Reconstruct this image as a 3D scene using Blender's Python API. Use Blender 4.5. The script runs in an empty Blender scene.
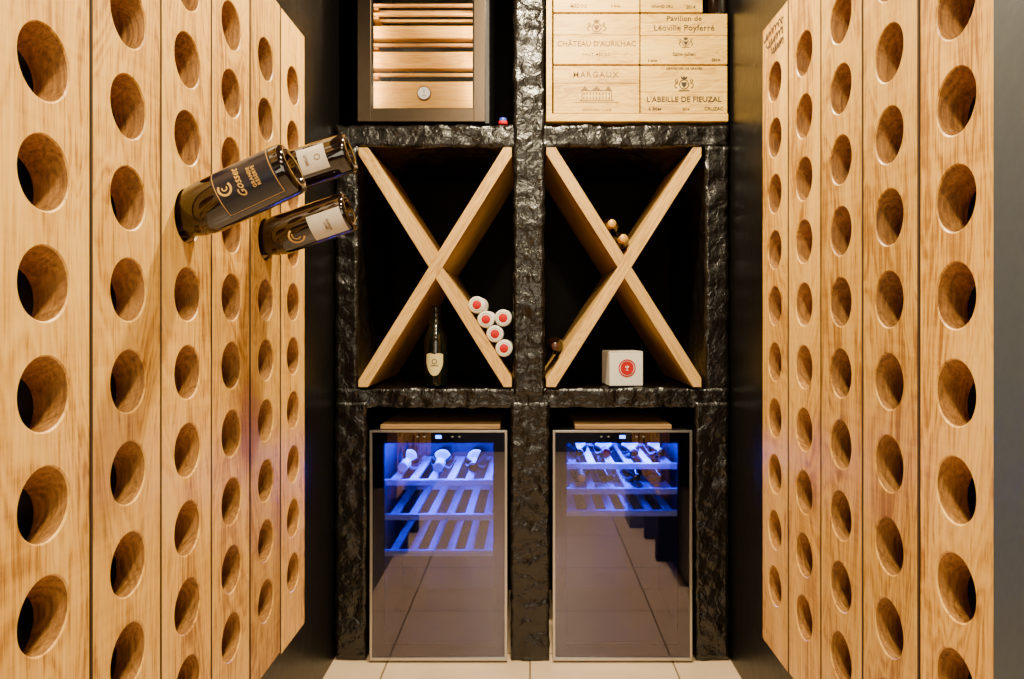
import bpy, bmesh, math, random
from mathutils import Vector, Matrix, noise
random.seed(4)
C = bpy.context.scene.collection
F=696.0; CZ=1.08; S=0.12
def PX(px,D): return (px-530)*D/F
def PZ(py,D): return CZ+(319.5-py)*D/F

# ---------------- materials ----------------
def newmat(name):
    m=bpy.data.materials.new(name); m.use_nodes=True
    nt=m.node_tree; b=nt.nodes['Principled BSDF']
    return m,nt,b
def plain(name,col,rough=.5,metal=0,emit=None,es=0,bump=0,bscale=60,coat=0,spec=.5):
    m,nt,b=newmat(name)
    b.inputs['Roughness'].default_value=rough; b.inputs['Metallic'].default_value=metal
    b.inputs['Coat Weight'].default_value=coat; b.inputs['Specular IOR Level'].default_value=spec
    tc=nt.nodes.new('ShaderNodeTexCoord'); n=nt.nodes.new('ShaderNodeTexNoise')
    n.inputs['Scale'].default_value=bscale; n.inputs['Detail'].default_value=4
    nt.links.new(tc.outputs['Object'],n.inputs['Vector'])
    mx=nt.nodes.new('ShaderNodeMix'); mx.data_type='RGBA'
    mx.inputs[6].default_value=(*[c*.88 for c in col],1); mx.inputs[7].default_value=(*[min(1,c*1.1) for c in col],1)
    nt.links.new(n.outputs['Fac'],mx.inputs[0]); nt.links.new(mx.outputs[2],b.inputs['Base Color'])
    if bump:
        bp=nt.nodes.new('ShaderNodeBump'); bp.inputs['Strength'].default_value=bump; bp.inputs['Distance'].default_value=.004
        nt.links.new(n.outputs['Fac'],bp.inputs['Height']); nt.links.new(bp.outputs['Normal'],b.inputs['Normal'])
    if emit:
        b.inputs['Emission Color'].default_value=(*emit,1); b.inputs['Emission Strength'].default_value=es
    return m
def wood(name,c1,c2,c3,axis='Z',rough=.5,fine=1.0,vlo=.86,vhi=1.06,band=.07,chat=0,ctr=.55):
    m,nt,b=newmat(name); L=nt.links.new
    tc=nt.nodes.new('ShaderNodeTexCoord'); oi=nt.nodes.new('ShaderNodeObjectInfo')
    off=nt.nodes.new('ShaderNodeVectorMath'); off.operation='SCALE'; off.inputs[0].default_value=(7.3,3.1,9.7)
    L(oi.outputs['Random'],off.inputs['Scale'])
    add=nt.nodes.new('ShaderNodeVectorMath'); add.operation='ADD'
    L(tc.outputs['Object'],add.inputs[0]); L(off.outputs[0],add.inputs[1])
    def mp(lo,hi):
        mm=nt.nodes.new('ShaderNodeMapping'); v=[hi,hi,hi]; v['XYZ'.index(axis)]=lo
        mm.inputs['Scale'].default_value=v; L(add.outputs[0],mm.inputs['Vector']); return mm
    n1=nt.nodes.new('ShaderNodeTexNoise'); n1.inputs['Scale'].default_value=1; n1.inputs['Detail'].default_value=3; n1.inputs['Distortion'].default_value=1.0
    L(mp(1.6,8*fine).outputs[0],n1.inputs['Vector'])
    mul=nt.nodes.new('ShaderNodeMath'); mul.operation='MULTIPLY'; mul.inputs[1].default_value=120
    L(n1.outputs['Fac'],mul.inputs[0]); sn=nt.nodes.new('ShaderNodeMath'); sn.operation='SINE'; L(mul.outputs[0],sn.inputs[0])
    n2=nt.nodes.new('ShaderNodeTexNoise'); n2.inputs['Scale'].default_value=1; n2.inputs['Detail'].default_value=5; n2.inputs['Roughness'].default_value=.7
    L(mp(9,260*fine).outputs[0],n2.inputs['Vector'])
    m1=nt.nodes.new('ShaderNodeMath'); m1.operation='MULTIPLY_ADD'; m1.inputs[1].default_value=band
    L(sn.outputs[0],m1.inputs[0]); L(n2.outputs['Fac'],m1.inputs[2])
    m2=nt.nodes.new('ShaderNodeMath'); m2.operation='MULTIPLY_ADD'; m2.inputs[1].default_value=ctr
    L(n1.outputs['Fac'],m2.inputs[0]); L(m1.outputs[0],m2.inputs[2])
    last=m2
    if chat:
        n3=nt.nodes.new('ShaderNodeTexNoise'); n3.inputs['Scale'].default_value=1; n3.inputs['Detail'].default_value=3
        L(mp(90,10).outputs[0],n3.inputs['Vector'])
        m4=nt.nodes.new('ShaderNodeMath'); m4.operation='MULTIPLY_ADD'; m4.inputs[1].default_value=chat
        L(n3.outputs['Fac'],m4.inputs[0]); L(m2.outputs[0],m4.inputs[2]); last=m4
    m3=nt.nodes.new('ShaderNodeMath'); m3.operation='SUBTRACT'; m3.inputs[1].default_value=ctr*.5+chat*.5
    L(last.outputs[0],m3.inputs[0])
    r=nt.nodes.new('ShaderNodeValToRGB'); e=r.color_ramp.elements
    e[0].position=.27; e[0].color=(*c1,1); e[1].position=.72; e[1].color=(*c3,1)
    k=e.new(.48); k.color=(*c2,1)
    L(m3.outputs[0],r.inputs['Fac'])
    hs=nt.nodes.new('ShaderNodeHueSaturation'); mr=nt.nodes.new('ShaderNodeMapRange')
    mr.inputs['To Min'].default_value=vlo; mr.inputs['To Max'].default_value=vhi
    L(oi.outputs['Random'],mr.inputs['Value']); L(mr.outputs[0],hs.inputs['Value']); L(r.outputs['Color'],hs.inputs['Color'])
    L(hs.outputs['Color'],b.inputs['Base Color'])
    b.inputs['Roughness'].default_value=rough
    bp=nt.nodes.new('ShaderNodeBump'); bp.inputs['Strength'].default_value=.25; bp.inputs['Distance'].default_value=.001
    L(n2.outputs['Fac'],bp.inputs['Height']); L(bp.outputs['Normal'],b.inputs['Normal'])
    return m
def glass(name,tint,refl,gc=(1,1,1)):
    m,nt,b=newmat(name); nt.nodes.remove(b); L=nt.links.new
    t=nt.nodes.new('ShaderNodeBsdfTransparent'); t.inputs[0].default_value=(*tint,1)
    g=nt.nodes.new('ShaderNodeBsdfGlossy'); g.inputs['Roughness'].default_value=.012; g.inputs[0].default_value=(*gc,1)
    fr=nt.nodes.new('ShaderNodeFresnel'); fr.inputs['IOR'].default_value=1.5
    ad=nt.nodes.new('ShaderNodeMath'); ad.operation='ADD'; ad.inputs[1].default_value=refl; ad.use_clamp=True
    L(fr.outputs[0],ad.inputs[0])
    mx=nt.nodes.new('ShaderNodeMixShader'); L(ad.outputs[0],mx.inputs[0]); L(t.outputs[0],mx.inputs[1]); L(g.outputs[0],mx.inputs[2])
    L(mx.outputs[0],nt.nodes['Material Output'].inputs[0]); return m

M_rack=wood('oak_rack',(.31,.125,.012),(.68,.345,.042),(.84,.49,.098),'Z',.42,vlo=.78,vhi=1.05,chat=.24,ctr=.95,band=.085)
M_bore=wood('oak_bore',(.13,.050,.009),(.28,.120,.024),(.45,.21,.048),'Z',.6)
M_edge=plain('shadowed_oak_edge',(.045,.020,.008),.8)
M_plank=wood('oak_plank',(.34,.170,.032),(.58,.32,.074),(.72,.43,.125),'X',.5)
M_dark=wood('dark_oak',(.08,.036,.012),(.15,.07,.025),(.22,.11,.042),'X',.5)
M_strip=wood('tan_oak_strip',(.16,.085,.028),(.28,.155,.055),(.38,.22,.085),'X',.5)
M_crate=wood('pine_crate',(.45,.225,.022),(.69,.395,.052),(.80,.50,.090),'X',.5,vlo=.88,ctr=.95,fine=.8,band=.09)
M_humid=wood('cedar',(.60,.26,.035),(.84,.45,.080),(.92,.57,.15),'X',.45)
M_humid2=wood('dark_cedar',(.26,.105,.02),(.42,.19,.042),(.55,.27,.07),'X',.5)
M_slat=wood('beech_slat_led_tint',(.20,.22,.40),(.28,.31,.52),(.34,.37,.60),'X',.5)  # beech with the blue LED light tinted into its colour
M_ink=plain('burnt_ink',(.022,.014,.008),.8)
M_ink2=plain('faded_ink',(.18,.095,.026),.8)
M_ink3=plain('pencil_ink',(.05,.02,.008),.8)
M_blackwall=plain('black_wall_paint',(.0035,.003,.003),.36,bump=.35,bscale=22,spec=.22)
M_backwall=plain('brown_black_back_paint',(.006,.0045,.0038),.7,spec=.1,bump=.3,bscale=18)
M_jamb=plain('slate_paint',(.050,.062,.080),.45,bump=.1)
M_ceil=plain('ceiling_paint',(.25,.24,.23),.8)
M_black=plain('black_plastic',(.006,.006,.007),.3)
M_matblack=plain('matt_black_wood',(.004,.004,.004),.8,spec=.1)
M_liner=plain('cooler_liner',(.03,.03,.07),.4)
M_steel=plain('brushed_steel',(.50,.49,.48),.32,1)
M_steel2=plain('dark_bronze_steel',(.10,.072,.050),.32,1,bscale=120)
M_btn=plain('grey_print',(.3,.3,.3),.5)
M_bottle=plain('dark_bottle_glass',(.007,.003,.0018),.04,coat=.4)
M_bottleg=plain('green_bottle_glass',(.003,.004,.0025),.10,coat=.2)
M_gold=plain('gold_foil',(.72,.43,.12),.35,.6)
M_goldp=plain('gold_print',(.68,.40,.085),.5)
M_shield=plain('olive_gold_label',(.62,.50,.20),.5)
M_whlab=plain('white_label',(.60,.56,.49),.6)
M_labdark=plain('navy_label',(.006,.008,.020),.30)
M_white=plain('white_paper',(.74,.69,.61),.55,bump=.2)
M_red=plain('red_print',(.44,.002,.003),.6,spec=.2)
M_blue=plain('blue_print',(.03,.06,.45),.4)
M_copper=plain('gold_capsule',(.62,.34,.06),.35,.4)
M_led=plain('blue_led',(.1,.2,1),.5,emit=(.01,.05,1),es=20)
M_ledw=plain('display_led',(.1,.2,1),.5,emit=(.03,.16,1),es=9)
M_fglass=glass('fridge_door_glass',(.84,.84,.95),.060,(.76,.72,.88))
M_hglass=glass('humidor_glass',(.96,.96,.96),.0)

M_mas,nt,b=newmat('black_masonry'); L=nt.links.new
tc=nt.nodes.new('ShaderNodeTexCoord'); n=nt.nodes.new('ShaderNodeTexNoise'); n.inputs['Scale'].default_value=40; n.inputs['Detail'].default_value=3; n.inputs['Distortion'].default_value=.6
v=nt.nodes.new('ShaderNodeTexVoronoi'); v.inputs['Scale'].default_value=24; v.feature='SMOOTH_F1'
L(tc.outputs['Object'],n.inputs[0]); L(tc.outputs['Object'],v.inputs['Vector'])
ma=nt.nodes.new('ShaderNodeMath'); ma.operation='ADD'; L(n.outputs['Fac'],ma.inputs[0]); L(v.outputs['Distance'],ma.inputs[1])
bp=nt.nodes.new('ShaderNodeBump'); bp.inputs['Strength'].default_value=.62; bp.inputs['Distance'].default_value=.010
L(ma.outputs[0],bp.inputs['Height']); L(bp.outputs['Normal'],b.inputs['Normal'])
b.inputs['Base Color'].default_value=(.005,.0037,.003,1); b.inputs['Roughness'].default_value=.26; b.inputs['Specular IOR Level'].default_value=.5

M_floor,nt,b=newmat('floor_tile'); L=nt.links.new
tc=nt.nodes.new('ShaderNodeTexCoord'); br=nt.nodes.new('ShaderNodeTexBrick'); br.offset=0
br.inputs['Scale'].default_value=1; br.inputs['Brick Width'].default_value=.45; br.inputs['Row Height'].default_value=.45
br.inputs['Mortar Size'].default_value=.003; br.inputs['Color1'].default_value=(.80,.58,.36,1); br.inputs['Color2'].default_value=(.84,.62,.40,1); br.inputs['Mortar'].default_value=(.24,.16,.09,1)
L(tc.outputs['Object'],br.inputs['Vector'])
n=nt.nodes.new('ShaderNodeTexNoise'); n.inputs['Scale'].default_value=9; n.inputs['Detail'].default_value=6; L(tc.outputs['Object'],n.inputs[0])
mx=nt.nodes.new('ShaderNodeMix'); mx.data_type='RGBA'; mx.blend_type='MULTIPLY'; mx.inputs[0].default_value=.3
L(br.outputs['Color'],mx.inputs[6]); L(n.outputs['Fac'],mx.inputs[7]); L(mx.outputs[2],b.inputs['Base Color']); b.inputs['Roughness'].default_value=.3

# ---------------- helpers ----------------
def rootloc(o):
    v=Vector((0,0,0))
    while o: v+=o.location; o=o.parent
    return v
def thing(name,label,cat,loc,group=None):
    o=bpy.data.objects.new(name,None); o.empty_display_size=.05; o.location=loc
    C.objects.link(o); o['label']=label; o['category']=cat
    if group: o['group']=group
    return o
def mk(name,verts,faces,mat,parent=None,world=True,smooth=False,bevel=0,label=None):
    me=bpy.data.meshes.new(name); off=rootloc(parent) if (parent and world) else Vector((0,0,0))
    me.from_pydata([Vector(v)-off for v in verts],[],faces); me.update()
    bm=bmesh.new(); bm.from_mesh(me); bmesh.ops.recalc_face_normals(bm,faces=bm.faces); bm.to_mesh(me); bm.free()
    me.materials.append(mat); o=bpy.data.objects.new(name,me); C.objects.link(o)
    if parent: o.parent=parent
    if smooth:
        for p in me.polygons: p.use_smooth=True
    if bevel:
        md=o.modifiers.new('b','BEVEL'); md.width=bevel; md.segments=2; md.limit_method='ANGLE'
    if label: o['label']=label
    return o
def bx(l):
    V=[];Fc=[]
    for (x0,x1,y0,y1,z0,z1) in l:
        n=len(V); V+=[(x0,y0,z0),(x1,y0,z0),(x1,y1,z0),(x0,y1,z0),(x0,y0,z1),(x1,y0,z1),(x1,y1,z1),(x0,y1,z1)]
        Fc+=[tuple(n+i for i in f) for f in [(0,3,2,1),(4,5,6,7),(0,1,5,4),(1,2,6,5),(2,3,7,6),(3,0,4,7)]]
    return V,Fc
def boxes(name,l,mat,parent=None,bevel=.0015,world=True,label=None):
    V,Fc=bx(l); return mk(name,V,Fc,mat,parent,world,False,bevel,label)
def structure(name,box,mat):
    x0,x1,y0,y1,z0,z1=box; o=boxes(name,[box],mat,None,0); o['kind']='structure'; return o
def lathe(profile,seg=40,a0=0,a1=2*math.pi):
    V=[];Fc=[]; full=abs(a1-a0-2*math.pi)<1e-6; cols=seg if full else seg+1
    for i in range(cols):
        a=a0+(a1-a0)*i/seg
        for r,z in profile: V.append((r*math.cos(a),r*math.sin(a),z))
    n=len(profile)
    for i in range(seg):
        j=(i+1)%cols
        for k in range(n-1): Fc.append((i*n+k,j*n+k,j*n+k+1,i*n+k+1))
    return V,Fc
def weld(o):
    bm=bmesh.new(); bm.from_mesh(o.data); bmesh.ops.remove_doubles(bm,verts=bm.verts,dist=1e-5)
    bmesh.ops.recalc_face_normals(bm,faces=bm.faces); bm.to_mesh(o.data); bm.free()
def text_geo(body,size,ext=.0003,space=1.0,bold=0,shear=0):
    cu=bpy.data.curves.new('t','FONT'); cu.body=body; cu.size=size; cu.extrude=ext; cu.align_x='CENTER'; cu.align_y='CENTER'; cu.space_character=space; cu.resolution_u=3
    cu.offset=bold; cu.shear=shear
    o=bpy.data.objects.new('t',cu); C.objects.link(o); me=bpy.data.meshes.new_from_object(o)
    V=[v.co.copy() for v in me.vertices]; Fc=[tuple(p.vertices) for p in me.polygons]
    bpy.data.objects.remove(o); bpy.data.meshes.remove(me); return V,Fc
def merge(l):
    V=[];Fc=[]
    for v,f in l:
        n=len(V); V+=list(v); Fc+=[tuple(n+i for i in q) for q in f]
    return V,Fc
# serif capitals: sans glyph outlines plus slab serifs at the stem ends
STEMS={'A':(.0,1.0,0,0),'B':(.1,None,1,0),'D':(.1,None,1,0),'E':(.1,None,1,0),'F':(.12,None,1,0),'H':(.12,.88,1,1),'I':(.5,None,1,0),
 'L':(.12,None,1,0),'M':(.1,.9,1,1),'N':(.12,.88,1,1),'P':(.12,None,1,0),'R':(.12,.95,1,0),'T':(.5,None,0,0),'U':(.12,.88,2,2),'V':(.0,1.0,2,2),'X':(.05,.95,1,1)}
def shift(geo,dx,dy): return [Vector((v.x+dx,v.y+dy,v.z)) for v in geo[0]],geo[1]
def rect2d(x0,x1,y0,y1): return [Vector((x0,y0,0)),Vector((x1,y0,0)),Vector((x1,y1,0)),Vector((x0,y1,0))],[(0,1,2,3)]
def serif_geo(body,size,space=1.05,bold=.0002):
    out=[]; x=0
    H0=text_geo('H',size); cap=max(v.y for v in H0[0])-min(v.y for v in H0[0])
    sw=size*.055; sh=size*.025
    for ch in body:
        if ch==' ': x+=size*.28*space; continue
        V,Fc=text_geo(ch,size,bold=bold)
        if not V: continue
        x0=min(v.x for v in V); x1=max(v.x for v in V); y0=min(v.y for v in V); y1=max(v.y for v in V)
        w=x1-x0; lead=size*.06 if ch=='I' else 0
        x+=lead
        dy=cap-y1 if ch in "'’" else -y0
        out.append(([Vector((v.x-x0+x,v.y+dy,v.z)) for v in V],Fc))
        if ch=='I': out.append(rect2d(x+w/2-size*.045,x+w/2+size*.045,0,cap))
        pc={'Â':'A','É':'E','È':'E'}.get(ch,ch)
        if pc in STEMS:
            l,r_,a,b2=STEMS[pc]
            for s_,md in ((l,a),(r_,b2)):
                if s_ is None: continue
                cx=x+s_*w
                if md!=2 : out.append(rect2d(cx-sw,cx+sw,0,sh))
                if md>=1: out.append(rect2d(cx-sw,cx+sw,cap-sh,cap))
            if pc in 'TE':
                xr=x+w; out.append(rect2d(xr-sh,xr,cap-sw*1.8,cap))
                if pc=='T': out.append(rect2d(x,x+sh,cap-sw*1.8,cap))
            if pc in 'EL': out.append(rect2d(x+w-sh,x+w,0,sw*1.8))
        x+=w+size*.15*space+lead
    V,Fc=merge(out)
    return [Vector((v.x-x/2,v.y-cap/2,v.z)) for v in V],Fc
def ring2d(cx,cy,r0,r1,seg=28,a0=0,a1=2*math.pi):
    V=[];Fc=[]
    for i in range(seg+1):
        a=a0+(a1-a0)*i/seg
        V+=[Vector((cx+r0*math.cos(a),cy+r0*math.sin(a),0)),Vector((cx+r1*math.cos(a),cy+r1*math.sin(a),0))]
    for i in range(seg): Fc.append((2*i,2*i+1,2*i+3,2*i+2))
    return V,Fc
def strip2d(xs,top,bot):
    V=[];Fc=[]
    for x in xs: V+=[Vector((x,bot(x),0)),Vector((x,top(x),0))]
    for i in range(len(xs)-1): Fc.append((2*i,2*i+2,2*i+3,2*i+1))
    return V,Fc
def poly2d(p): return [Vector((x,y,0)) for x,y in p],[tuple(range(len(p)))]
def disc2d(r,n=32): return poly2d([(r*math.cos(i/n*2*math.pi),r*math.sin(i/n*2*math.pi)) for i in range(n)])
def stamp(name,geo,cx,y,cz,mat,parent):
    V,Fc=geo; V=[Vector((cx+v.x,y-v.z,cz+v.y)) for v in V]
    return mk(name,V,Fc,mat,parent)
def lumpy(name,box,mat,parent,cell=.014,amp=.0080):
    x0,x1,y0,y1,z0,z1=box; bm=bmesh.new()
    def grid(o,u,v,nu,nv):
        g=[[bm.verts.new(o+u*(i/nu)+v*(j/nv)) for j in range(nv+1)] for i in range(nu+1)]
        for i in range(nu):
            for j in range(nv): bm.faces.new((g[i][j],g[i+1][j],g[i+1][j+1],g[i][j+1]))
    X=Vector((x1-x0,0,0));Y=Vector((0,y1-y0,0));Z=Vector((0,0,z1-z0)); O=Vector((x0,y0,z0))
    nx,nz=[max(2,round(a/cell)) for a in (x1-x0,z1-z0)]; ny=max(2,round((y1-y0)/.025))
    grid(O,X,Z,nx,nz);grid(O+Y,X,Z,nx,nz);grid(O,Y,Z,ny,nz);grid(O+X,Y,Z,ny,nz);grid(O,X,Y,nx,ny);grid(O+Z,X,Y,nx,ny)
    bmesh.ops.remove_doubles(bm,verts=bm.verts,dist=1e-5); bmesh.ops.recalc_face_normals(bm,faces=bm.faces)
    bm.normal_update(); off=rootloc(parent)
    for vv in bm.verts:
        p=vv.co.copy(); nn=vv.normal
        d=.9*noise.noise(p*30)+.6*noise.noise(p*11)-.40
        vv.co=p+nn*amp*min(d,.20)-off
    me=bpy.data.meshes.new(name); bm.to_mesh(me); bm.free(); me.materials.append(mat)
    for p in me.polygons: p.use_smooth=True
    o=bpy.data.objects.new(name,me); C.objects.link(o); o.parent=parent; return o

# ---------------- room ----------------
XL,XR=-.623,.636; YB=2.78; YF=-1.3; H=2.42
structure('floor',(XL-.1,XR+.1,YF-.1,YB+.1,-.05,0),M_floor)
structure('ceiling',(XL-.1,XR+.1,YF-.1,YB+.1,H,H+.05),M_ceil)
structure('wall_left',(XL-.1,XL,YF,YB,0,H),M_blackwall)
structure('wall_right',(XR,XR+.1,YF,YB,0,H),M_blackwall)
structure('wall_back',(XL-.1,XR+.1,YB,YB+.1,0,H),M_backwall)
structure('wall_front',(XL-.1,XR+.1,YF-.1,YF,0,H),M_jamb)
structure('trim_1',(.516,XR,.60,.775,0,H),M_jamb)

# ---------------- riddling racks ----------------
def rack(side,xf,y0,w,nb,row0,ztop,zbot,label):
    sg=-1 if side=='L' else 1
    R=thing('riddling_rack',label,'wine rack',(xf+sg*.05,y0+nb*w/2,0))
    T=.039; r=.0398; rb=.0375; ch=.0018; ce=.0016; tn=math.tan(math.radians(24))
    for bi in range(nb):
        ya=y0+bi*w+.0018; yb=y0+(bi+1)*w-.0018
        V=[];Fc=[];bore=[];edge=[]
        xo=xf+sg*random.uniform(0,.0015)
        zt=CZ+ztop*S+random.uniform(-.004,.004); zb=CZ+zbot*S+random.uniform(-.004,.004); yc=(ya+yb)/2
        def add(pts):
            n=len(V); V.extend(pts); return n
        fa,fb,fzt,fzb=ya+ce,yb-ce,zt-ce,zb+ce
        rows=[CZ+(row0+k)*S for k in range(-5,5)]
        hs=S/2
        def ringpts(zc,cy0,cy1,cz0,cz1,x,rad,zsh):
            angs=sorted([2*math.pi*i/40 for i in range(40)]+[math.atan2(z-zc,y-yc)%(2*math.pi) for y in (cy0,cy1) for z in (cz0,cz1)])
            inn=[];out=[]
            for a in angs:
                c,s_=math.cos(a),math.sin(a)
                ty=((cy1-yc) if c>0 else (cy0-yc))/c if abs(c)>1e-9 else 1e9
                tz=((cz1-zc) if s_>0 else (cz0-zc))/s_ if abs(s_)>1e-9 else 1e9
                t=min(ty,tz); out.append((x,yc+t*c,zc+t*s_)); inn.append((x,yc+rad*c,zc-zsh+rad*1.03*s_))
            return inn,out
        for zc in rows:
            A=(zc,fa,fb,zc-hs,zc+hs)
            tz_=tn*random.uniform(.85,1.15)
            i1,o1=ringpts(*A,xo,r+ch,0)
            i2,_=ringpts(*A,xo+sg*ch,r,0)
            i5,o5=ringpts(*A,xo+sg*T,rb,T*tz_)
            N=len(i1); ids=[add(o1),add(i1),add(i2),add(i5),add(o5)]
            for i in range(N):
                j=(i+1)%N
                for q in range(4):
                    p,qq=ids[q],ids[q+1]; Fc.append((p+i,p+j,qq+j,qq+i))
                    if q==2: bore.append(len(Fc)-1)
        for za,zz in ((fzb,rows[0]-hs),(rows[-1]+hs,fzt)):
            for x in (xo,xo+sg*T):
                n=add([(x,fa,za),(x,fb,za),(x,fb,zz),(x,fa,zz)]); Fc.append((n,n+1,n+2,n+3))
        f=add([(xo,fa,fzb),(xo,fb,fzb),(xo,fb,fzt),(xo,fa,fzt)])
        m=add([(xo+sg*ce,ya,zb),(xo+sg*ce,yb,zb),(xo+sg*ce,yb,zt),(xo+sg*ce,ya,zt)])
        k=add([(xo+sg*T,ya,zb),(xo+sg*T,yb,zb),(xo+sg*T,yb,zt),(xo+sg*T,ya,zt)])
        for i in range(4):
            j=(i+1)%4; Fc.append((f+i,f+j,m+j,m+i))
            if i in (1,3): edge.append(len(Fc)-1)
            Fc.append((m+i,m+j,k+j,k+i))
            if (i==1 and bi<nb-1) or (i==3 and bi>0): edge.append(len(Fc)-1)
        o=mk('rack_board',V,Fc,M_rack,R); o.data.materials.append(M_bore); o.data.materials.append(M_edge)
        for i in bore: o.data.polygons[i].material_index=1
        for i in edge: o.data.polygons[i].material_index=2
    xa,xb=sorted((xf+sg*(T+.002),XL+.001 if sg<0 else XR-.001))
    for zc in (CZ+(ztop-.45)*S,CZ+(zbot+.5)*S):
        boxes('batten',[(xa,xb,y0+.03,y0+nb*w-.02,zc-.025,zc+.025)],M_matblack,R)
    for yy in (y0+w,y0+3*w):
        boxes('post',[(xa,xb,yy-.02,yy+.02,0,CZ+(zbot+.5)*S-.026)],M_matblack,R)
    return R
XRL,XRR=-.526,.524
rl=rack('L',XRL,.676,.1585,6,.324,5.53,-5.89,'oak riddling rack with rows of round holes holding three bottles')
rr=rack('R',XRR,.781,.158,5,.244,5.44,-5.97,'empty oak riddling rack with rows of round bottle holes')
def stroke(pts,w):
    V=[];Fc=[]
    for i,p in enumerate(pts):
        q=pts[min(i+1,len(pts)-1)]; o=pts[max(i-1,0)]; d=Vector((q[0]-o[0],q[1]-o[1])); d.normalize() if d.length else None
        nx,ny=-d.y*w,d.x*w; V+=[(p[0]+nx,p[1]+ny),(p[0]-nx,p[1]-ny)]
    for i in range(len(pts)-1): Fc.append((2*i,2*i+1,2*i+3,2*i+2))
    return V,Fc
geos=[]
for li,(zz,yl) in enumerate(((5.20,.115),(5.02,.10),(4.84,.07))):
    pts=[]
    for i in range(60):
        t=i/59; pts.append((1.43+.01+t*yl+.004*math.sin(t*40+li), CZ+zz*S+.008*math.sin(t*44+li*2)*(.5+.5*abs(math.sin(t*9+li)))))
    v,f=stroke(pts,.0019); geos.append(([Vector((XRR-.0004,a,b)) for a,b in v],f))
v,f=merge(geos); mk('handwriting',v,f,M_ink3,rr,label='dark brown handwritten scribble')

# ---------------- bottles ----------------
CH=[(0,.022),(.018,.016),(.028,.004),(.035,0),(.0400,.0012),(.0430,.005),(.044,.011),(.044,.150),(.0432,.165),(.040,.182),(.034,.200),(.027,.217),(.0215,.235),(.0175,.255),(.0152,.278),(.0172,.281),(.0172,.289),(.0150,.291),(.0140,.297),(0,.298)]
BX=[(0,.020),(.016,.014),(.025,.003),(.031,0),(.0345,.001),(.0365,.004),(.0375,.009),(.0375,.185),(.036,.198),(.030,.212),(.021,.224),(.0160,.236),(.0145,.250),(.0140,.288),(.0155,.290),(.0155,.298),(.0130,.300),(0,.300)]
def rad_at(p,z):
    pr=p[7:]
    for (r0,z0),(r1,z1) in zip(pr,pr[1:]):
        if z0<=z<=z1: return r0+(r1-r0)*(z-z0)/max(z1-z0,1e-6)
    return pr[0][0]
def foil_prof(p,z0,e=.0006):
    out=[(rad_at(p,z0)+e,z0)]
    for r,z in p[6:]:
        if z>z0: out.append((r+e if r>0 else 0,z+(e if r==0 or z>.296 else 0)))
    return out
def wrap(geo,r,zc,a0=-math.pi/2,flip=1):
    V,Fc=geo; return [Vector(((r+v.z)*math.cos(a0+v.x/r),(r+v.z)*math.sin(a0+v.x/r),zc+v.y)) for v in V],Fc
def bottle(name,label,cat,loc,zdir=(0,0,1),kind='CH',gmat=None,foil=None,fz=.225,sc=1.0,lab=None,art=(),group=None,roll=0,front=(0,1,0)):
    p=CH if kind=='CH' else BX
    E=thing(name,label,cat,loc,group)
    z=Vector(zdir).normalized(); y=Vector(front); y=(y-z*y.dot(z)).normalized(); x=y.cross(z)
    R=Matrix((x,y,z)).transposed().to_4x4() @ Matrix.Rotation(roll,4,'Z')
    E.matrix_world=Matrix.Translation(loc)@R@Matrix.Scale(sc,4)
    v,f=lathe(p,44); o=mk('glass_body',v,f,gmat or M_bottle,E,False,True); weld(o)
    if foil:
        v,f=lathe(foil_prof(p,fz),44); o=mk('foil_capsule',v,f,foil,E,False,True); weld(o)
    if lab:
        m,z0,z1,ha=lab; r=p[6][0]+.0005
        v,f=lathe([(r,z0),(r,z1)],24,-math.pi/2-ha,-math.pi/2+ha); mk('label',v,f,m,E,False,True)
    for a in art:
        nm,geo,zc,m=a[:4]; e=a[4] if len(a)>4 else .0014
        v,f=wrap(geo,p[6][0]+e,zc); mk(nm,v,f,m,E,False)
    return E
def hole(bi,k): return Vector((XRL,.676+.1585*(bi+.5),CZ+(.324+k)*S))
def rackbottle(bi,k,tilt,Lo,sc,**kw):
    d=Vector((math.cos(math.radians(tilt)),0,math.sin(math.radians(tilt))))
    return bottle(loc=hole(bi,k)+d*Lo,zdir=-d,sc=sc,**kw)
g='champagne bottles held in the riddling rack'
txt1=text_geo('Gosset',.0175,shear=.4,bold=.0001)
txt2=text_geo('GRANDE\nRÉSERVE',.0080,space=1.15,bold=.0001)
cres=merge([ring2d(0,0,.0085,.0120,24,math.radians(50),math.radians(310)),ring2d(.001,0,.003,.005,16,math.radians(60),math.radians(290))])
bigc=merge([ring2d(0,0,.014,.018,24,math.radians(30),math.radians(250)),ring2d(.002,0,.008,.010,20,math.radians(60),math.radians(230))])
xl_=[-.043+.086*i/24 for i in range(25)]
frame=merge([strip2d(xl_,lambda x:.0485,lambda x:.0476),strip2d(xl_,lambda x:-.0476,lambda x:-.0485),rect2d(-.0438,-.0430,-.0485,.0485),rect2d(.0430,.0438,-.0485,.0485)])
rackbottle(2,1,25,.180,.93,name='champagne_bottle',label='dark champagne bottle with navy label and gold script lettering in rack',cat='bottle',foil=M_gold,
  lab=(M_labdark,.022,.124,1.05),art=[('emblem',cres,.106,M_goldp),('lettering',txt1,.082,M_goldp),('lettering',txt2,.056,M_goldp),('label_border',frame,.073,M_goldp,.0009)],group=g,roll=.0)
rackbottle(4,2,18,.177,.91,name='champagne_bottle',label='dark champagne bottle with pale paper label in the rack',cat='bottle',foil=M_gold,
  lab=(M_whlab,.045,.105,.65),art=[('lettering',text_geo('BRUT',.010),.088,M_ink2),('emblem',ring2d(0,0,.005,.0068,16),.064,M_ink2)],group=g,roll=.0)
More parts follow.
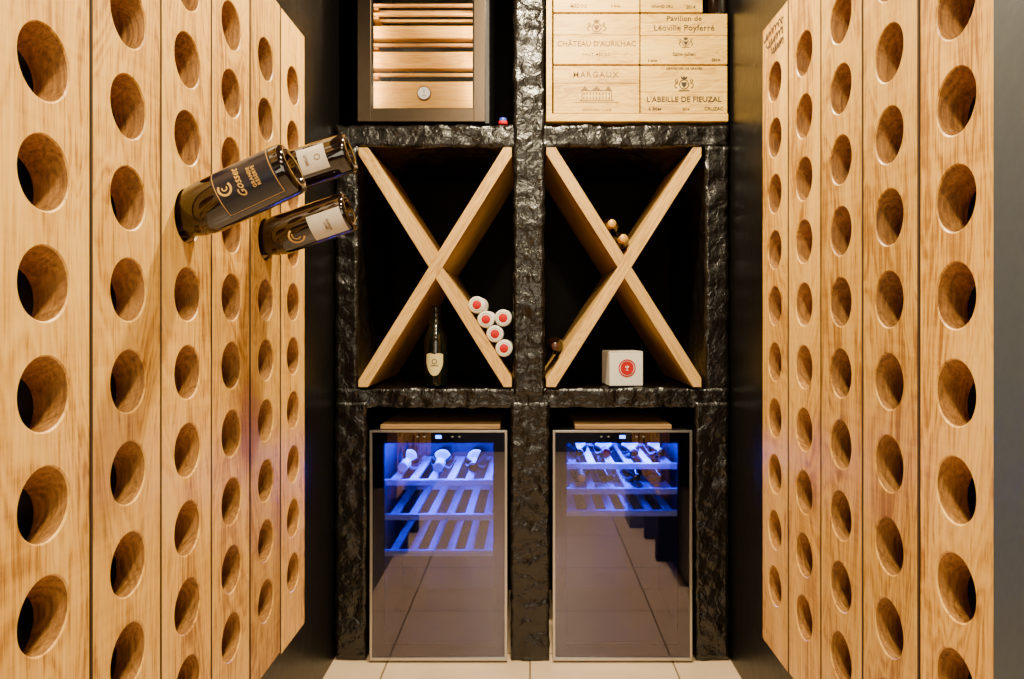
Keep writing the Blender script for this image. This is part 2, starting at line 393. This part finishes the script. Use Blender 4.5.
rackbottle(4,1,19,.177,.91,name='champagne_bottle',label='dark champagne bottle with white label and gold crescent in rack',cat='bottle',foil=M_gold,
  lab=(M_whlab,.012,.086,.68),art=[('emblem',bigc,.118,M_goldp),('lettering',text_geo('BRUT\nRÉSERVE',.0072),.048,M_ink2)],group=g,roll=-.50)

# ---------------- masonry shelving ----------------
D=2.2
un=thing('masonry_shelving','rough black painted masonry shelving unit with pillars and shelves','shelving',(0,2.45,0))
xl0,xl1,xc0,xc1,xr0,xr1=-.6175,-.5436,-.0537,.0474,.553,.630
z0s,z1s,zm0,zm1=1.625,1.699,.800,.8635
yb=YB-.012
for bxv in ((xl0,xl1,D,yb,.84,1.63),(xc0,xc1,D-.005,yb,.84,H-.008),(xr0,xr1,D,yb,.84,1.63),
            (xl0,-.516,D-.002,yb,.004,.82),(-.0625,.0625,D-.004,yb,.004,.82),(.522,xr1,D-.002,yb,.004,.82)):
    lumpy('pillar',bxv,M_mas,un)
for bxv in ((xl0,xr1,D+.003,yb,z0s,z1s),(xl0,xr1,D-.001,yb,zm0,zm1)):
    lumpy('shelf',bxv,M_mas,un)

# ---------------- X dividers ----------------
def hclip(P,n,c):
    out=[]
    for i in range(len(P)):
        a,b=Vector(P[i-1]),Vector(P[i]); da,db=n.dot(a)-c,n.dot(b)-c
        if db>=0:
            if da<0: out.append(tuple(a+(b-a)*(da/(da-db))))
            out.append(tuple(b))
        elif da>=0: out.append(tuple(a+(b-a)*(da/(da-db))))
    return out
def prism(poly,y0,y1):
    n=len(poly); V=[(x,y0,z) for x,z in poly]+[(x,y1,z) for x,z in poly]
    return V,[tuple(range(n)),tuple(range(n,2*n))]+[(i,(i+1)%n,n+(i+1)%n,n+i) for i in range(n)]
TH=.036
def plank(par,a,b,rect,y0,y1,cut=None):
    a=Vector(a);b=Vector(b); L_=(b-a).length; d=(b-a)/L_; n=Vector((-d.y,d.x))*TH/2
    P=[tuple(q) for q in (a-d*.1+n,b+d*.1+n,b+d*.1-n,a-d*.1-n)]
    x0,x1,z0,z1=rect
    for nn,c in ((Vector((1,0)),x0),(Vector((-1,0)),-x1),(Vector((0,1)),z0),(Vector((0,-1)),-z1)): P=hclip(P,nn,c)
    if cut: P=hclip(P,*cut)
    v,f=prism(P,y0,y1)
    o=mk('plank',v,f,M_plank,par,True,False,.0012)
    ang=math.atan2(d.y,d.x); M=Matrix.Rotation(ang,4,'Y')
    c=sum((v.co for v in o.data.vertices),Vector())/len(o.data.vertices)
    o.data.transform(Matrix.Translation(-c)); o.data.transform(M); o.matrix_local=Matrix.Translation(c)@M.inverted()
    return o
def divider(x0,x1,label):
    z0,z1=zm1+.004,z0s-.004
    E=thing('wooden_cross_divider',label,'wine rack',((x0+x1)/2,D+.25,z0),'wooden cross dividers in the shelving')
    rect=(x0,x1,z0,z1); y0,y1=D-.012,D+.47
    a,b=Vector((x0+.008,z0)),Vector((x1-.004,z1))
    plank(E,a,b,rect,y0,y1)
    d=(b-a).normalized(); n=Vector((-d.y,d.x)); c0=n.dot(a)
    p,q=Vector((x0+.008,z1)),Vector((x1-.004,z0))
    plank(E,p,q,rect,y0+.001,y1,(n,c0+TH/2+.0005)); plank(E,p,q,rect,y0+.001,y1,(-n,-(c0-TH/2-.0005)))
divider(xl1+.004,xc0-.004,'oak X-shaped divider boards in black shelf opening holding wrapped bottles')
divider(xc1+.004,xr0-.014,'oak X-shaped divider boards in black shelf opening around white box')

# ---------------- things in the left cell ----------------
def stop(x): a=abs(x)/.033; return .032+.004*math.sin(a*math.pi)
def sbot(x): a=abs(x)/.033; return -.046+.044*a**2.3
xs=[-.033+.066*i/20 for i in range(21)]
shield=strip2d(xs,stop,sbot)
bottle('champagne_bottle','small dark champagne bottle with olive gold shield label standing on shelf','bottle',(PX(436,2.26),2.26,zm1+.003),(0,0,1),sc=.87,gmat=M_bottleg,foil=M_bottleg,
  art=[('label',shield,.085,M_shield,.0008),('emblem',shift(merge([ring2d(0,0,.007,.010,16),strip2d([-.014+.004*i for i in range(8)],lambda x:-.0135,lambda x:-.0165)]),0,.006),.085,M_ink)])
g='wrapped bottles stacked on the wooden divider'
WR=.0268
xa,xb=xl1+.012,xc0-.008; za,zb=z0s-.004,zm1+.004
cpt=Vector(((xa+xb)/2,(za+zb)/2)); dv=(Vector((xb,zb))-Vector((xa,za))).normalized(); nv=Vector((-dv.y,dv.x))
if nv.y<0: nv=-nv
def wrapped(cx,cz,roll):
    E=thing('wrapped_bottle','white paper wrapped bottle with red seal stacked on divider','bottle',(cx,2.205,cz),g)
    v,f=lathe([(0,0),(WR-.004,0),(WR-.0012,.0015),(WR,.006),(WR,.17),(.022,.20),(.013,.225),(.013,.26),(0,.261)],32)
    R=Matrix.Rotation(-math.pi/2,4,'X')
    E.matrix_world=Matrix.Translation((cx,2.205,cz))@R@Matrix.Rotation(roll,4,'Z')
    o=mk('paper_wrap',v,f,M_white,E,False,True); weld(o)
    v,f=lathe([(0,-.0012),(.0130,-.0010),(.0150,0.0004)],28); o=mk('red_seal',v,f,M_red,E,False,True); weld(o)
    V,Fc=ring2d(0,0,.0185,.0198,28,.3,5.3)
    mk('printed_ring',[Vector((a.x,a.y,-.0006)) for a in V],Fc,M_ink2,E,False)
base=cpt+nv*(TH/2+WR+.0016)
tmax=(xc0-.002-WR-base.x)/dv.x
ts=[tmax-(3-i)*(2*WR+.0006) for i in range(4)]
for i,t in enumerate(ts):
    p=base+dv*t; wrapped(p.x,p.y,i*.7)
p=base+dv*(ts[1]+WR)+nv*(WR*math.sqrt(3)+.0012); px=min(p.x,xc0-.002-WR); wrapped(px,p.y+.002,2.2)

# ---------------- things in the right cell ----------------
xa2,xb2=xc1+.012,xr0-.018
cp2=Vector(((xa2+xb2)/2,(za+zb)/2))
al=math.atan2(za-zb,xb2-xa2)
r=.0375*.8
h=(TH/2+r+.002)/math.cos(al)
g='dark bottles lying on the divider'
bottle('wine_bottle','dark wine bottle with gold capsule lying in the divider','bottle',(cp2.x,2.21+.3*.8,cp2.y+h),(0,-1,0),'BX',foil=M_copper,fz=.24,sc=.8,group=g,front=(0,0,-1))
u=Vector((-math.cos(al),math.sin(al))); p=Vector((cp2.x,cp2.y+h))+u*(2*r+.001)
bottle('wine_bottle','dark wine bottle with gold capsule lying in the divider','bottle',(p.x,2.24+.3*.8,p.y),(0,-1,0),'BX',foil=M_copper,fz=.24,sc=.8,group=g,front=(0,0,-1))
bottle('wine_bottle','dark wine bottle with brown capsule lying low against the pillar','bottle',(xc1+.034,2.225+.3*.8,zm1+.085+.045),(0,-1,0),'BX',foil=plain('dark_brown_capsule',(.05,.014,.008),.25),fz=.24,sc=.8,group=g,front=(0,0,-1))
bxw=.110; bx0=PX(607,2.24); E=thing('cardboard_box','white cardboard box with round red emblem sitting on the shelf','box',(bx0+bxw/2,2.30,zm1+.003))
zb0=zm1+.003
boxes('carton',[(bx0,bx0+bxw,2.24,2.24+bxw,zb0,zb0+.108)],M_white,E,.002)
boxes('lid_flap',[(bx0+.001,bx0+bxw-.001,2.2395,2.24+bxw-.001,zb0+.1085,zb0+.1105)],M_white,E,.0005)
em=stamp('emblem',merge([disc2d(.0220),ring2d(0,0,.0245,.0285,36)]),bx0+bxw*.52,2.2388,zb0+.057,M_red,E)
dots=[rect2d(-.005,.005,-.0075,-.0060),rect2d(-.0008,.0008,-.006,.010),poly2d([(-.007,.004),(0,-.001),(.007,.004),(.005,.007),(0,.003),(-.005,.007)])]
stamp('emblem_detail',merge(dots),bx0+bxw*.52,2.2382,zb0+.057,M_white,E)
E.rotation_euler=(0,0,math.radians(7))

# ---------------- wine coolers ----------------
def cooler(x0,x1,label,bots,shelfz,en,ly,bs=1.0):
    y0=D-.014; z0,z1=.008,.731; E=thing('wine_cooler',label,'wine cooler',((x0+x1)/2,y0+.25,0),'wine coolers under the shelves')
    yb=2.66; w=.022; yi=y0+.018
    boxes('cabinet_body',[(x0+.012,x0+w,yi,yb,z0,z1),(x1-w,x1-.012,yi,yb,z0,z1),(x0+w,x1-w,yi,yb,z1-.03,z1),(x0+w,x1-w,yi,yb,z0,z0+.05),(x0+w,x1-w,yb-.02,yb,z0+.05,z1-.03),
       (x0+.03,x0+.07,yi+.02,yi+.06,0,z0),(x1-.07,x1-.03,yi+.02,yi+.06,0,z0),(x0+.03,x0+.07,yb-.06,yb-.02,0,z0),(x1-.07,x1-.03,yb-.06,yb-.02,0,z0)],M_black,E,0)
    boxes('inner_liner',[(x0+w,x0+w+.003,yi+.005,yb-.021,z0+.051,z1-.031),(x1-w-.003,x1-w,yi+.005,yb-.021,z0+.051,z1-.031),(x0+w+.003,x1-w-.003,yb-.024,yb-.021,z0+.051,z1-.031)],M_liner,E,0)
    Dr=boxes('door',[(x0+.002,x0+.010,y0,yi-.001,z0,z1),(x1-.010,x1-.002,y0,yi-.001,z0,z1),(x0+.010,x1-.010,y0,yi-.001,z1-.006,z1),(x0+.010,x1-.010,y0,yi-.001,z0,z0+.010)],M_steel,E,.0008,label='thin steel door frame')
    a0,a1,b0,b1=x0+.010,x1-.010,z0+.010,z1-.006; m=.036
    boxes('black_border',[(a0,a0+m,y0+.006,yi-.002,b0,b1),(a1-m,a1,y0+.006,yi-.002,b0,b1),(a0+m,a1-m,y0+.006,yi-.002,b1-.034,b1),(a0+m,a1-m,y0+.006,yi-.002,b0,b0+m)],M_matblack,Dr,0)
    boxes('door_glass',[(a0,a1,y0+.003,y0+.0035,b0,b1)],M_fglass,Dr,0)
    cx=(x0+x1)/2
    boxes('display',[(cx-.009,cx+.009,y0+.0005,y0+.0022,z1-.025,z1-.015)],M_ledw,Dr,.0004,label='small glowing blue digital display')
    for s in (-3,-2,2,3):
        boxes('touch_button',[(cx+s*.022-.003,cx+s*.022+.003,y0+.0015,y0+.0025,z1-.021,z1-.018)],M_btn,Dr,0)
    boxes('led_strip',[(x0+.07,x1-.07,yi+.02,yi+.030,z1-.036,z1-.031)],M_led,E,0,label='glowing blue light strip')
    for z in shelfz:
        bl=[(x0+w+.004,x1-w-.004,yi+.012,yi+.030,z-.009,z+.009),(x0+w+.004,x1-w-.004,yb-.06,yb-.045,z-.006,z+.006)]
        nn=6; ww=(x1-x0-2*w-.03)/nn
        for i in range(nn):
            xx=x0+w+.015+(i+.3)*ww; bl.append((xx,xx+.026,yi+.030,yb-.045,z-.005,z+.005))
        boxes('slatted_shelf',bl,M_slat,E,.001)
    ld=bpy.data.lights.new('cooler_led','AREA'); ld.energy=en; ld.color=(.004,.028,1); ld.shape='RECTANGLE'; ld.size=.30; ld.size_y=.22
    lo=bpy.data.objects.new('cooler_led_light',ld); C.objects.link(lo); lo.location=(cx,yi+ly,z1-.038)
    for (fx,zi,fm) in bots:
        rr2=.0375*bs
        bottle('wine_bottle','wine bottle lying on blue-lit cooler shelf neck forward','bottle',(x0+fx*(x1-x0),2.225+.315*bs,shelfz[zi]+.005+rr2+.001),(0,-1,0),'BX',foil=fm,fz=.235,sc=bs,group='bottles inside the wine coolers',front=(0,0,-1))
M_cap=plain('grey_capsule',(.34,.34,.40),.4)
cooler(-.506,-.0695,'black glass-door wine cooler glowing blue with a few bottles inside',[(.22,0,M_cap),(.48,0,M_cap),(.74,0,M_bottle)],[.560,.450,.335],30,.17)
MB=M_bottle
cooler(.0695,.512,'black glass-door wine cooler glowing blue with full bottle shelves',[(.2,0,MB),(.40,0,M_red),(.60,0,MB),(.8,0,MB),(.22,1,M_copper),(.42,1,MB),(.62,1,MB),(.8,1,MB)],[.612,.532,.462],42,.17,.85)
for a,b in ((380,500),(575,672)):
    x0,x1=PX(a,D),PX(b,D)
    E=thing('wooden_board','short tan oak board lying on top of the wine cooler','board',((x0+x1)/2,D+.1,.732),'boards on top of the wine coolers')
    boxes('plank',[(x0,x1,D+.004,D+.3,.7325,.7325+.014)],M_strip,E,.002)

# ---------------- humidor ----------------
hx0,hx1=-.544,-.142; hz0,hz1=z1s+.006,2.33; y0=D-.004
E=thing('humidor_cabinet','bronze-framed glass-door cigar humidor with cedar trays and round gauge','humidor',((hx0+hx1)/2,D+.2,hz0))
yi=y0+.02; yb2=2.60
boxes('cabinet_body',[(hx0+.002,hx0+.03,yi,yb2,hz0,hz1),(hx1-.02,hx1+.012,yi,yb2,hz0,hz1),(hx0+.03,hx1-.02,yi,yb2,hz0,hz0+.036),(hx0+.03,hx1-.02,yi,yb2,hz1-.04,hz1),(hx0+.03,hx1-.02,yb2-.02,yb2,hz0+.036,hz1-.04)],M_black,E,0)
fw=.042
Dr=boxes('door',[(hx0,hx0+fw,y0,yi-.001,hz0,hz1),(hx1-.035,hx1,y0,yi-.001,hz0,hz1),(hx0+fw,hx1-.035,y0,yi-.001,hz0,hz0+.040),(hx0+fw,hx1-.035,y0,yi-.001,hz1-.046,hz1)],M_steel2,E,.001,label='dark bronze steel door frame')
boxes('door_glass',[(hx0+fw,hx1-.035,y0+.008,y0+.0085,hz0+.040,hz1-.046)],M_hglass,Dr,0)
boxes('door_seal',[(hx0+fw,hx0+fw+.005,y0+.010,yi-.002,hz0+.040,hz1-.046),(hx1-.040,hx1-.035,y0+.010,yi-.002,hz0+.040,hz1-.046),(hx0+fw+.005,hx1-.040,y0+.010,yi-.002,hz0+.040,hz0+.045)],M_black,Dr,0)
ix0,ix1=hx0+.032,hx1-.022
for (ya,ybm) in ((108,80),(66,50),(36,24),(-28,-46)):
    za_,zb_=PZ(ya,2.23),PZ(ybm,2.23)
    boxes('cedar_tray',[(ix0,ix1,yi+.030,yi+.042,za_,zb_),(ix0,ix0+.012,yi+.042,yi+.10,za_,zb_),(ix1-.012,ix1,yi+.042,yi+.10,za_,zb_),(ix0+.012,ix1-.012,yi+.042,yi+.07,za_+.002,za_+.006)],M_humid,E,.0006)
for ym,mt,n_ in ((74,M_humid,1),(44,M_humid2,1),(13,M_humid,3),(4,M_humid2,2)):
    z=PZ(ym,2.23)
    boxes('slatted_shelf',[(ix0,ix1,yi+.030+i*.05,yi+.030+i*.05+.012,z,z+.008) for i in range(n_)]+[(ix0,ix0+.02,yi+.042,yi+.14,z-.006,z+.002),(ix1-.02,ix1,yi+.042,yi+.14,z-.006,z+.002)],mt,E,.0005)
gx,gz=PX(424,2.24),PZ(93,2.24)
v,f=lathe([(0,-.004),(.019,-.004),(.0205,-.006),(.0235,-.005),(.0235,0)],32); Rr=Matrix.Rotation(-math.pi/2,4,'X')
G=mk('gauge',[(Rr@Vector(a))+Vector((gx,yi+.0295,gz)) for a in v],f,plain('dark_gold_rim',(.25,.12,.03),.3,.7),E,True,True,label='round gold-rimmed hygrometer dial')
stamp('dial_face',disc2d(.0195),gx,yi+.0230,gz,plain('dial_white_glow',(.95,.95,.95),.4,emit=(1,.97,.9),es=.35),G)  # slight emission added to brighten the face; the gauge is no lamp
stamp('needle',merge([rect2d(-.0010,.0010,-.002,.012),rect2d(-.006,.006,-.010,-.008)]),gx,yi+.0226,gz,M_ink,G)
for sx,xx in ((1,hx0+.036),(-1,hx1-.028)):
    ld=bpy.data.lights.new('humidor_led','AREA'); ld.energy=1.4; ld.color=(1,.72,.34); ld.shape='RECTANGLE'; ld.size=.008; ld.size_y=.50
    lo=bpy.data.objects.new('humidor_led_light',ld); C.objects.link(lo); lo.location=(xx,yi+.004,(hz0+hz1)/2)
    zax=-Vector((sx,.40,0)).normalized(); yax=Vector((0,0,1)); xax=yax.cross(zax)
    lo.rotation_euler=Matrix((xax,yax,zax)).transposed().to_euler()
E=thing('bottle_cap','tiny blue and red plastic bottle cap on the black shelf','cap',(PX(503,2.23),2.23,z1s+.004))
v,f=lathe([(0,0),(.014,0),(.015,.002),(.015,.010),(.013,.012),(0,.012)],24); o=mk('cap_ring',v,f,M_red,E,False,True)
v,f=lathe([(.011,.0122),(.0115,.020),(.009,.022),(0,.022)],24); mk('cap_top',v,f,M_blue,E,False,True)

# ---------------- crates ----------------
def emblem_crest(s):
    return merge([ring2d(0,0,.52*s,.64*s,28),poly2d([(-.34*s,.28*s),(.34*s,.28*s),(.30*s,-.1*s),(0,-.44*s),(-.30*s,-.1*s)]),poly2d([(-.35*s,.66*s),(-.42*s,1.1*s),(-.18*s,.86*s),(0,1.15*s),(.18*s,.86*s),(.42*s,1.1*s),(.35*s,.66*s)]),
      ring2d(-.85*s,-.15*s,.26*s,.38*s,16,1.2,4.6),ring2d(.85*s,-.15*s,.26*s,.38*s,16,-1.5,1.9),rect2d(-.7*s,.7*s,-.84*s,-.72*s),
      ring2d(-.95*s,.45*s,.10*s,.20*s,12),ring2d(.95*s,.45*s,.10*s,.20*s,12)])
def chateau(s):
    l=[rect2d(-1.1*s,1.1*s,-.42*s,-.37*s),rect2d(-.96*s,-.90*s,-.4*s,.25*s),rect2d(.90*s,.96*s,-.4*s,.25*s),rect2d(-.95*s,.95*s,.2*s,.26*s),poly2d([(-.95*s,.25*s),(-.75*s,.55*s),(-.55*s,.25*s)]),poly2d([(.55*s,.25*s),(.75*s,.55*s),(.95*s,.25*s)]),poly2d([(-.3*s,.25*s),(0,.5*s),(.3*s,.25*s)]),
     rect2d(-1.4*s,1.4*s,-.53*s,-.49*s)]
    for i in range(9):
        x=-.8*s+i*.2*s; l.append(rect2d(x-.04*s,x+.04*s,-.05*s,.12*s)); l.append(rect2d(x-.04*s,x+.04*s,-.32*s,-.16*s))
    return merge(l)
def crate(x0,x1,ya,yb_,label,texts,y0=D-.002,seam=.48):
    z0,z1=ya,yb_; E=thing('wine_crate',label,'crate',((x0+x1)/2,D+.16,z0),'wooden wine crates stacked on the shelf')
    boxes('crate_body',[(x0+.005,x1-.005,y0+.0095,y0+.33,z0+.0005,z1-.0015)],M_dark,E,.001)
    P=boxes('front_panel',[(x0+.0020,x1-.0020,y0,y0+.009,z0+.0022,z0+seam*(z1-z0)),(x0+.0020,x1-.0020,y0,y0+.009,z0+seam*(z1-z0)+.0010,z1-.0034)],M_crate,E,.0012)
    for (nm,geo,u,v,m) in texts: stamp(nm,geo,x0+u*(x1-x0),y0-.0006,z0+v*(z1-z0),m,P)
T=text_geo; SF=serif_geo
cx0,cxm,cx1=PX(553,D),PX(640,D),.625
zA,zB,zC,zD=PZ(114,D),PZ(65,D),PZ(13,D),PZ(13,D)+.16
E=thing('wooden_board','pale pine board lying under the stacked wine crates','board',((cx0+cx1)/2,D+.16,z1s+.006))
boxes('plank',[(PX(546,D)+.0005,cx1,D-.006,D+.32,z1s+.006,zA-.0005)],M_crate,E,.0015)
E=thing('wooden_batten','narrow pale upright pine batten beside the wine crates','board',(PX(549,D),D+.01,zA))
boxes('strip',[(PX(546,D)+.001,PX(552,D),D-.004,D+.02,zA,H-.01)],M_crate,E,.001)
crate(cx0,cxm,zA,zB,'pale pine wine crate stamped MARGAUX with faded house drawing',[('lettering',SF('MARGAUX',.026),.5,.80,M_ink2),('emblem',chateau(.050),.5,.40,M_ink2),('lettering',T('GRAND CRU CLASSÉ',.010,bold=.0001),.5,.08,M_ink2)],seam=.62)
crate(cxm,cx1,zA,zB,"pale pine wine crate stamped L'ABEILLE DE FIEUZAL with dark crest",[('lettering',T("L'ABEILLE DE FIEUZAL",.0245,bold=.0004,space=1.0),.5,.29,M_ink),('lettering',T('GRAND VIN DE GRAVES',.0105,bold=.0002),.5,.92,M_ink),('emblem',emblem_crest(.025),.5,.60,M_ink),('lettering',T('6 Btles',.015,bold=.0003),.17,.10,M_ink),('lettering',T('2014',.011,bold=.0002),.52,.09,M_ink),('lettering',T('CRUZAC',.015,bold=.0003),.84,.10,M_ink)],seam=.44)
crate(cx0,cxm,zB,zC,"pale pine wine crate stamped CHÂTEAU D'AURILHAC in faded ink",[('lettering',T("CHÂTEAU D'AURILHAC",.0235,bold=.0003),.5,.40,M_ink2),('lettering',SF('HAUT-MÉDOC',.012,1.1,.0001),.5,.20,M_ink2),('emblem',emblem_crest(.024),.5,.72,M_ink2)],seam=.57)
crate(cxm,cx1,zB,zC,'pale pine wine crate stamped Pavillon de Léoville Poyferré',[('lettering',T('Pavillon de',.0235,bold=.0002,space=1.08),.5,.885,M_ink),('lettering',T('Léoville Poyferré',.0265,bold=.0002,space=1.05),.5,.705,M_ink),('emblem',emblem_crest(.018),.52,.42,M_ink),('lettering',T('Saint-Julien',.0165,bold=.0002),.5,.20,M_ink),('lettering',T('6 btles',.011,bold=.0002),.14,.08,M_ink),('lettering',T('2014',.013,bold=.0003),.86,.09,M_ink)],seam=.56)
crate(cx0,cxm,zC,zD,'pale pine wine crate with faint stamped lettering',[('lettering',SF('MÉDOC',.014),.3,.13,M_ink2),('lettering',T('6 Btles',.011,bold=.0002),.72,.13,M_ink2)])
crate(cxm,PX(703,D),zC,zD,'narrow pale pine wine crate with dark stamped lettering',[('lettering',T('2014',.015,bold=.0003),.80,.11,M_ink),('lettering',T('GRAND CRU',.012,bold=.0002),.35,.12,M_ink)])
bottle('wine_bottle','dark wine bottle standing on top of the stacked crates','bottle',(PX(716,2.26),2.26,zC),(0,0,1),'CH',foil=M_bottle,sc=.95)

# ---------------- lights ----------------
def area(name,loc,rot,e,sx,sy,col):
    ld=bpy.data.lights.new(name,'AREA'); ld.energy=e; ld.color=col; ld.shape='RECTANGLE'; ld.size=sx; ld.size_y=sy
    o=bpy.data.objects.new(name,ld); C.objects.link(o); o.location=loc; o.rotation_euler=rot; return o
W=(1,.82,.52)
area('ceiling_lamp_light',(.08,1.6,H-.02),(0,0,0),72,.07,.07,W)
area('ceiling_lamp_light',(0,.45,H-.02),(0,0,0),50,.12,.12,W)
area('ceiling_lamp_light',(0,-.6,H-.02),(0,0,0),20,.5,.3,W)
area('added_fill_light',(0,YF+.05,1.35),(math.radians(86),0,0),20,1.0,1.1,(1,.85,.60))  # unseen fill light added behind the camera; the front wall is closed
w=bpy.data.worlds.new('world'); bpy.context.scene.world=w; w.use_nodes=True
w.node_tree.nodes['Background'].inputs[0].default_value=(.9,.85,.8,1); w.node_tree.nodes['Background'].inputs[1].default_value=.1
# ---------------- camera ----------------
cd=bpy.data.cameras.new('camera'); cd.sensor_width=36; cd.lens=36*F/1024; cd.clip_start=.02
cd.shift_x=-18/1024; cd.shift_y=-20/1024
cam=bpy.data.objects.new('camera',cd); C.objects.link(cam); cam.location=(0,0,CZ); cam.rotation_euler=(math.radians(90),0,0)
bpy.context.scene.camera=cam
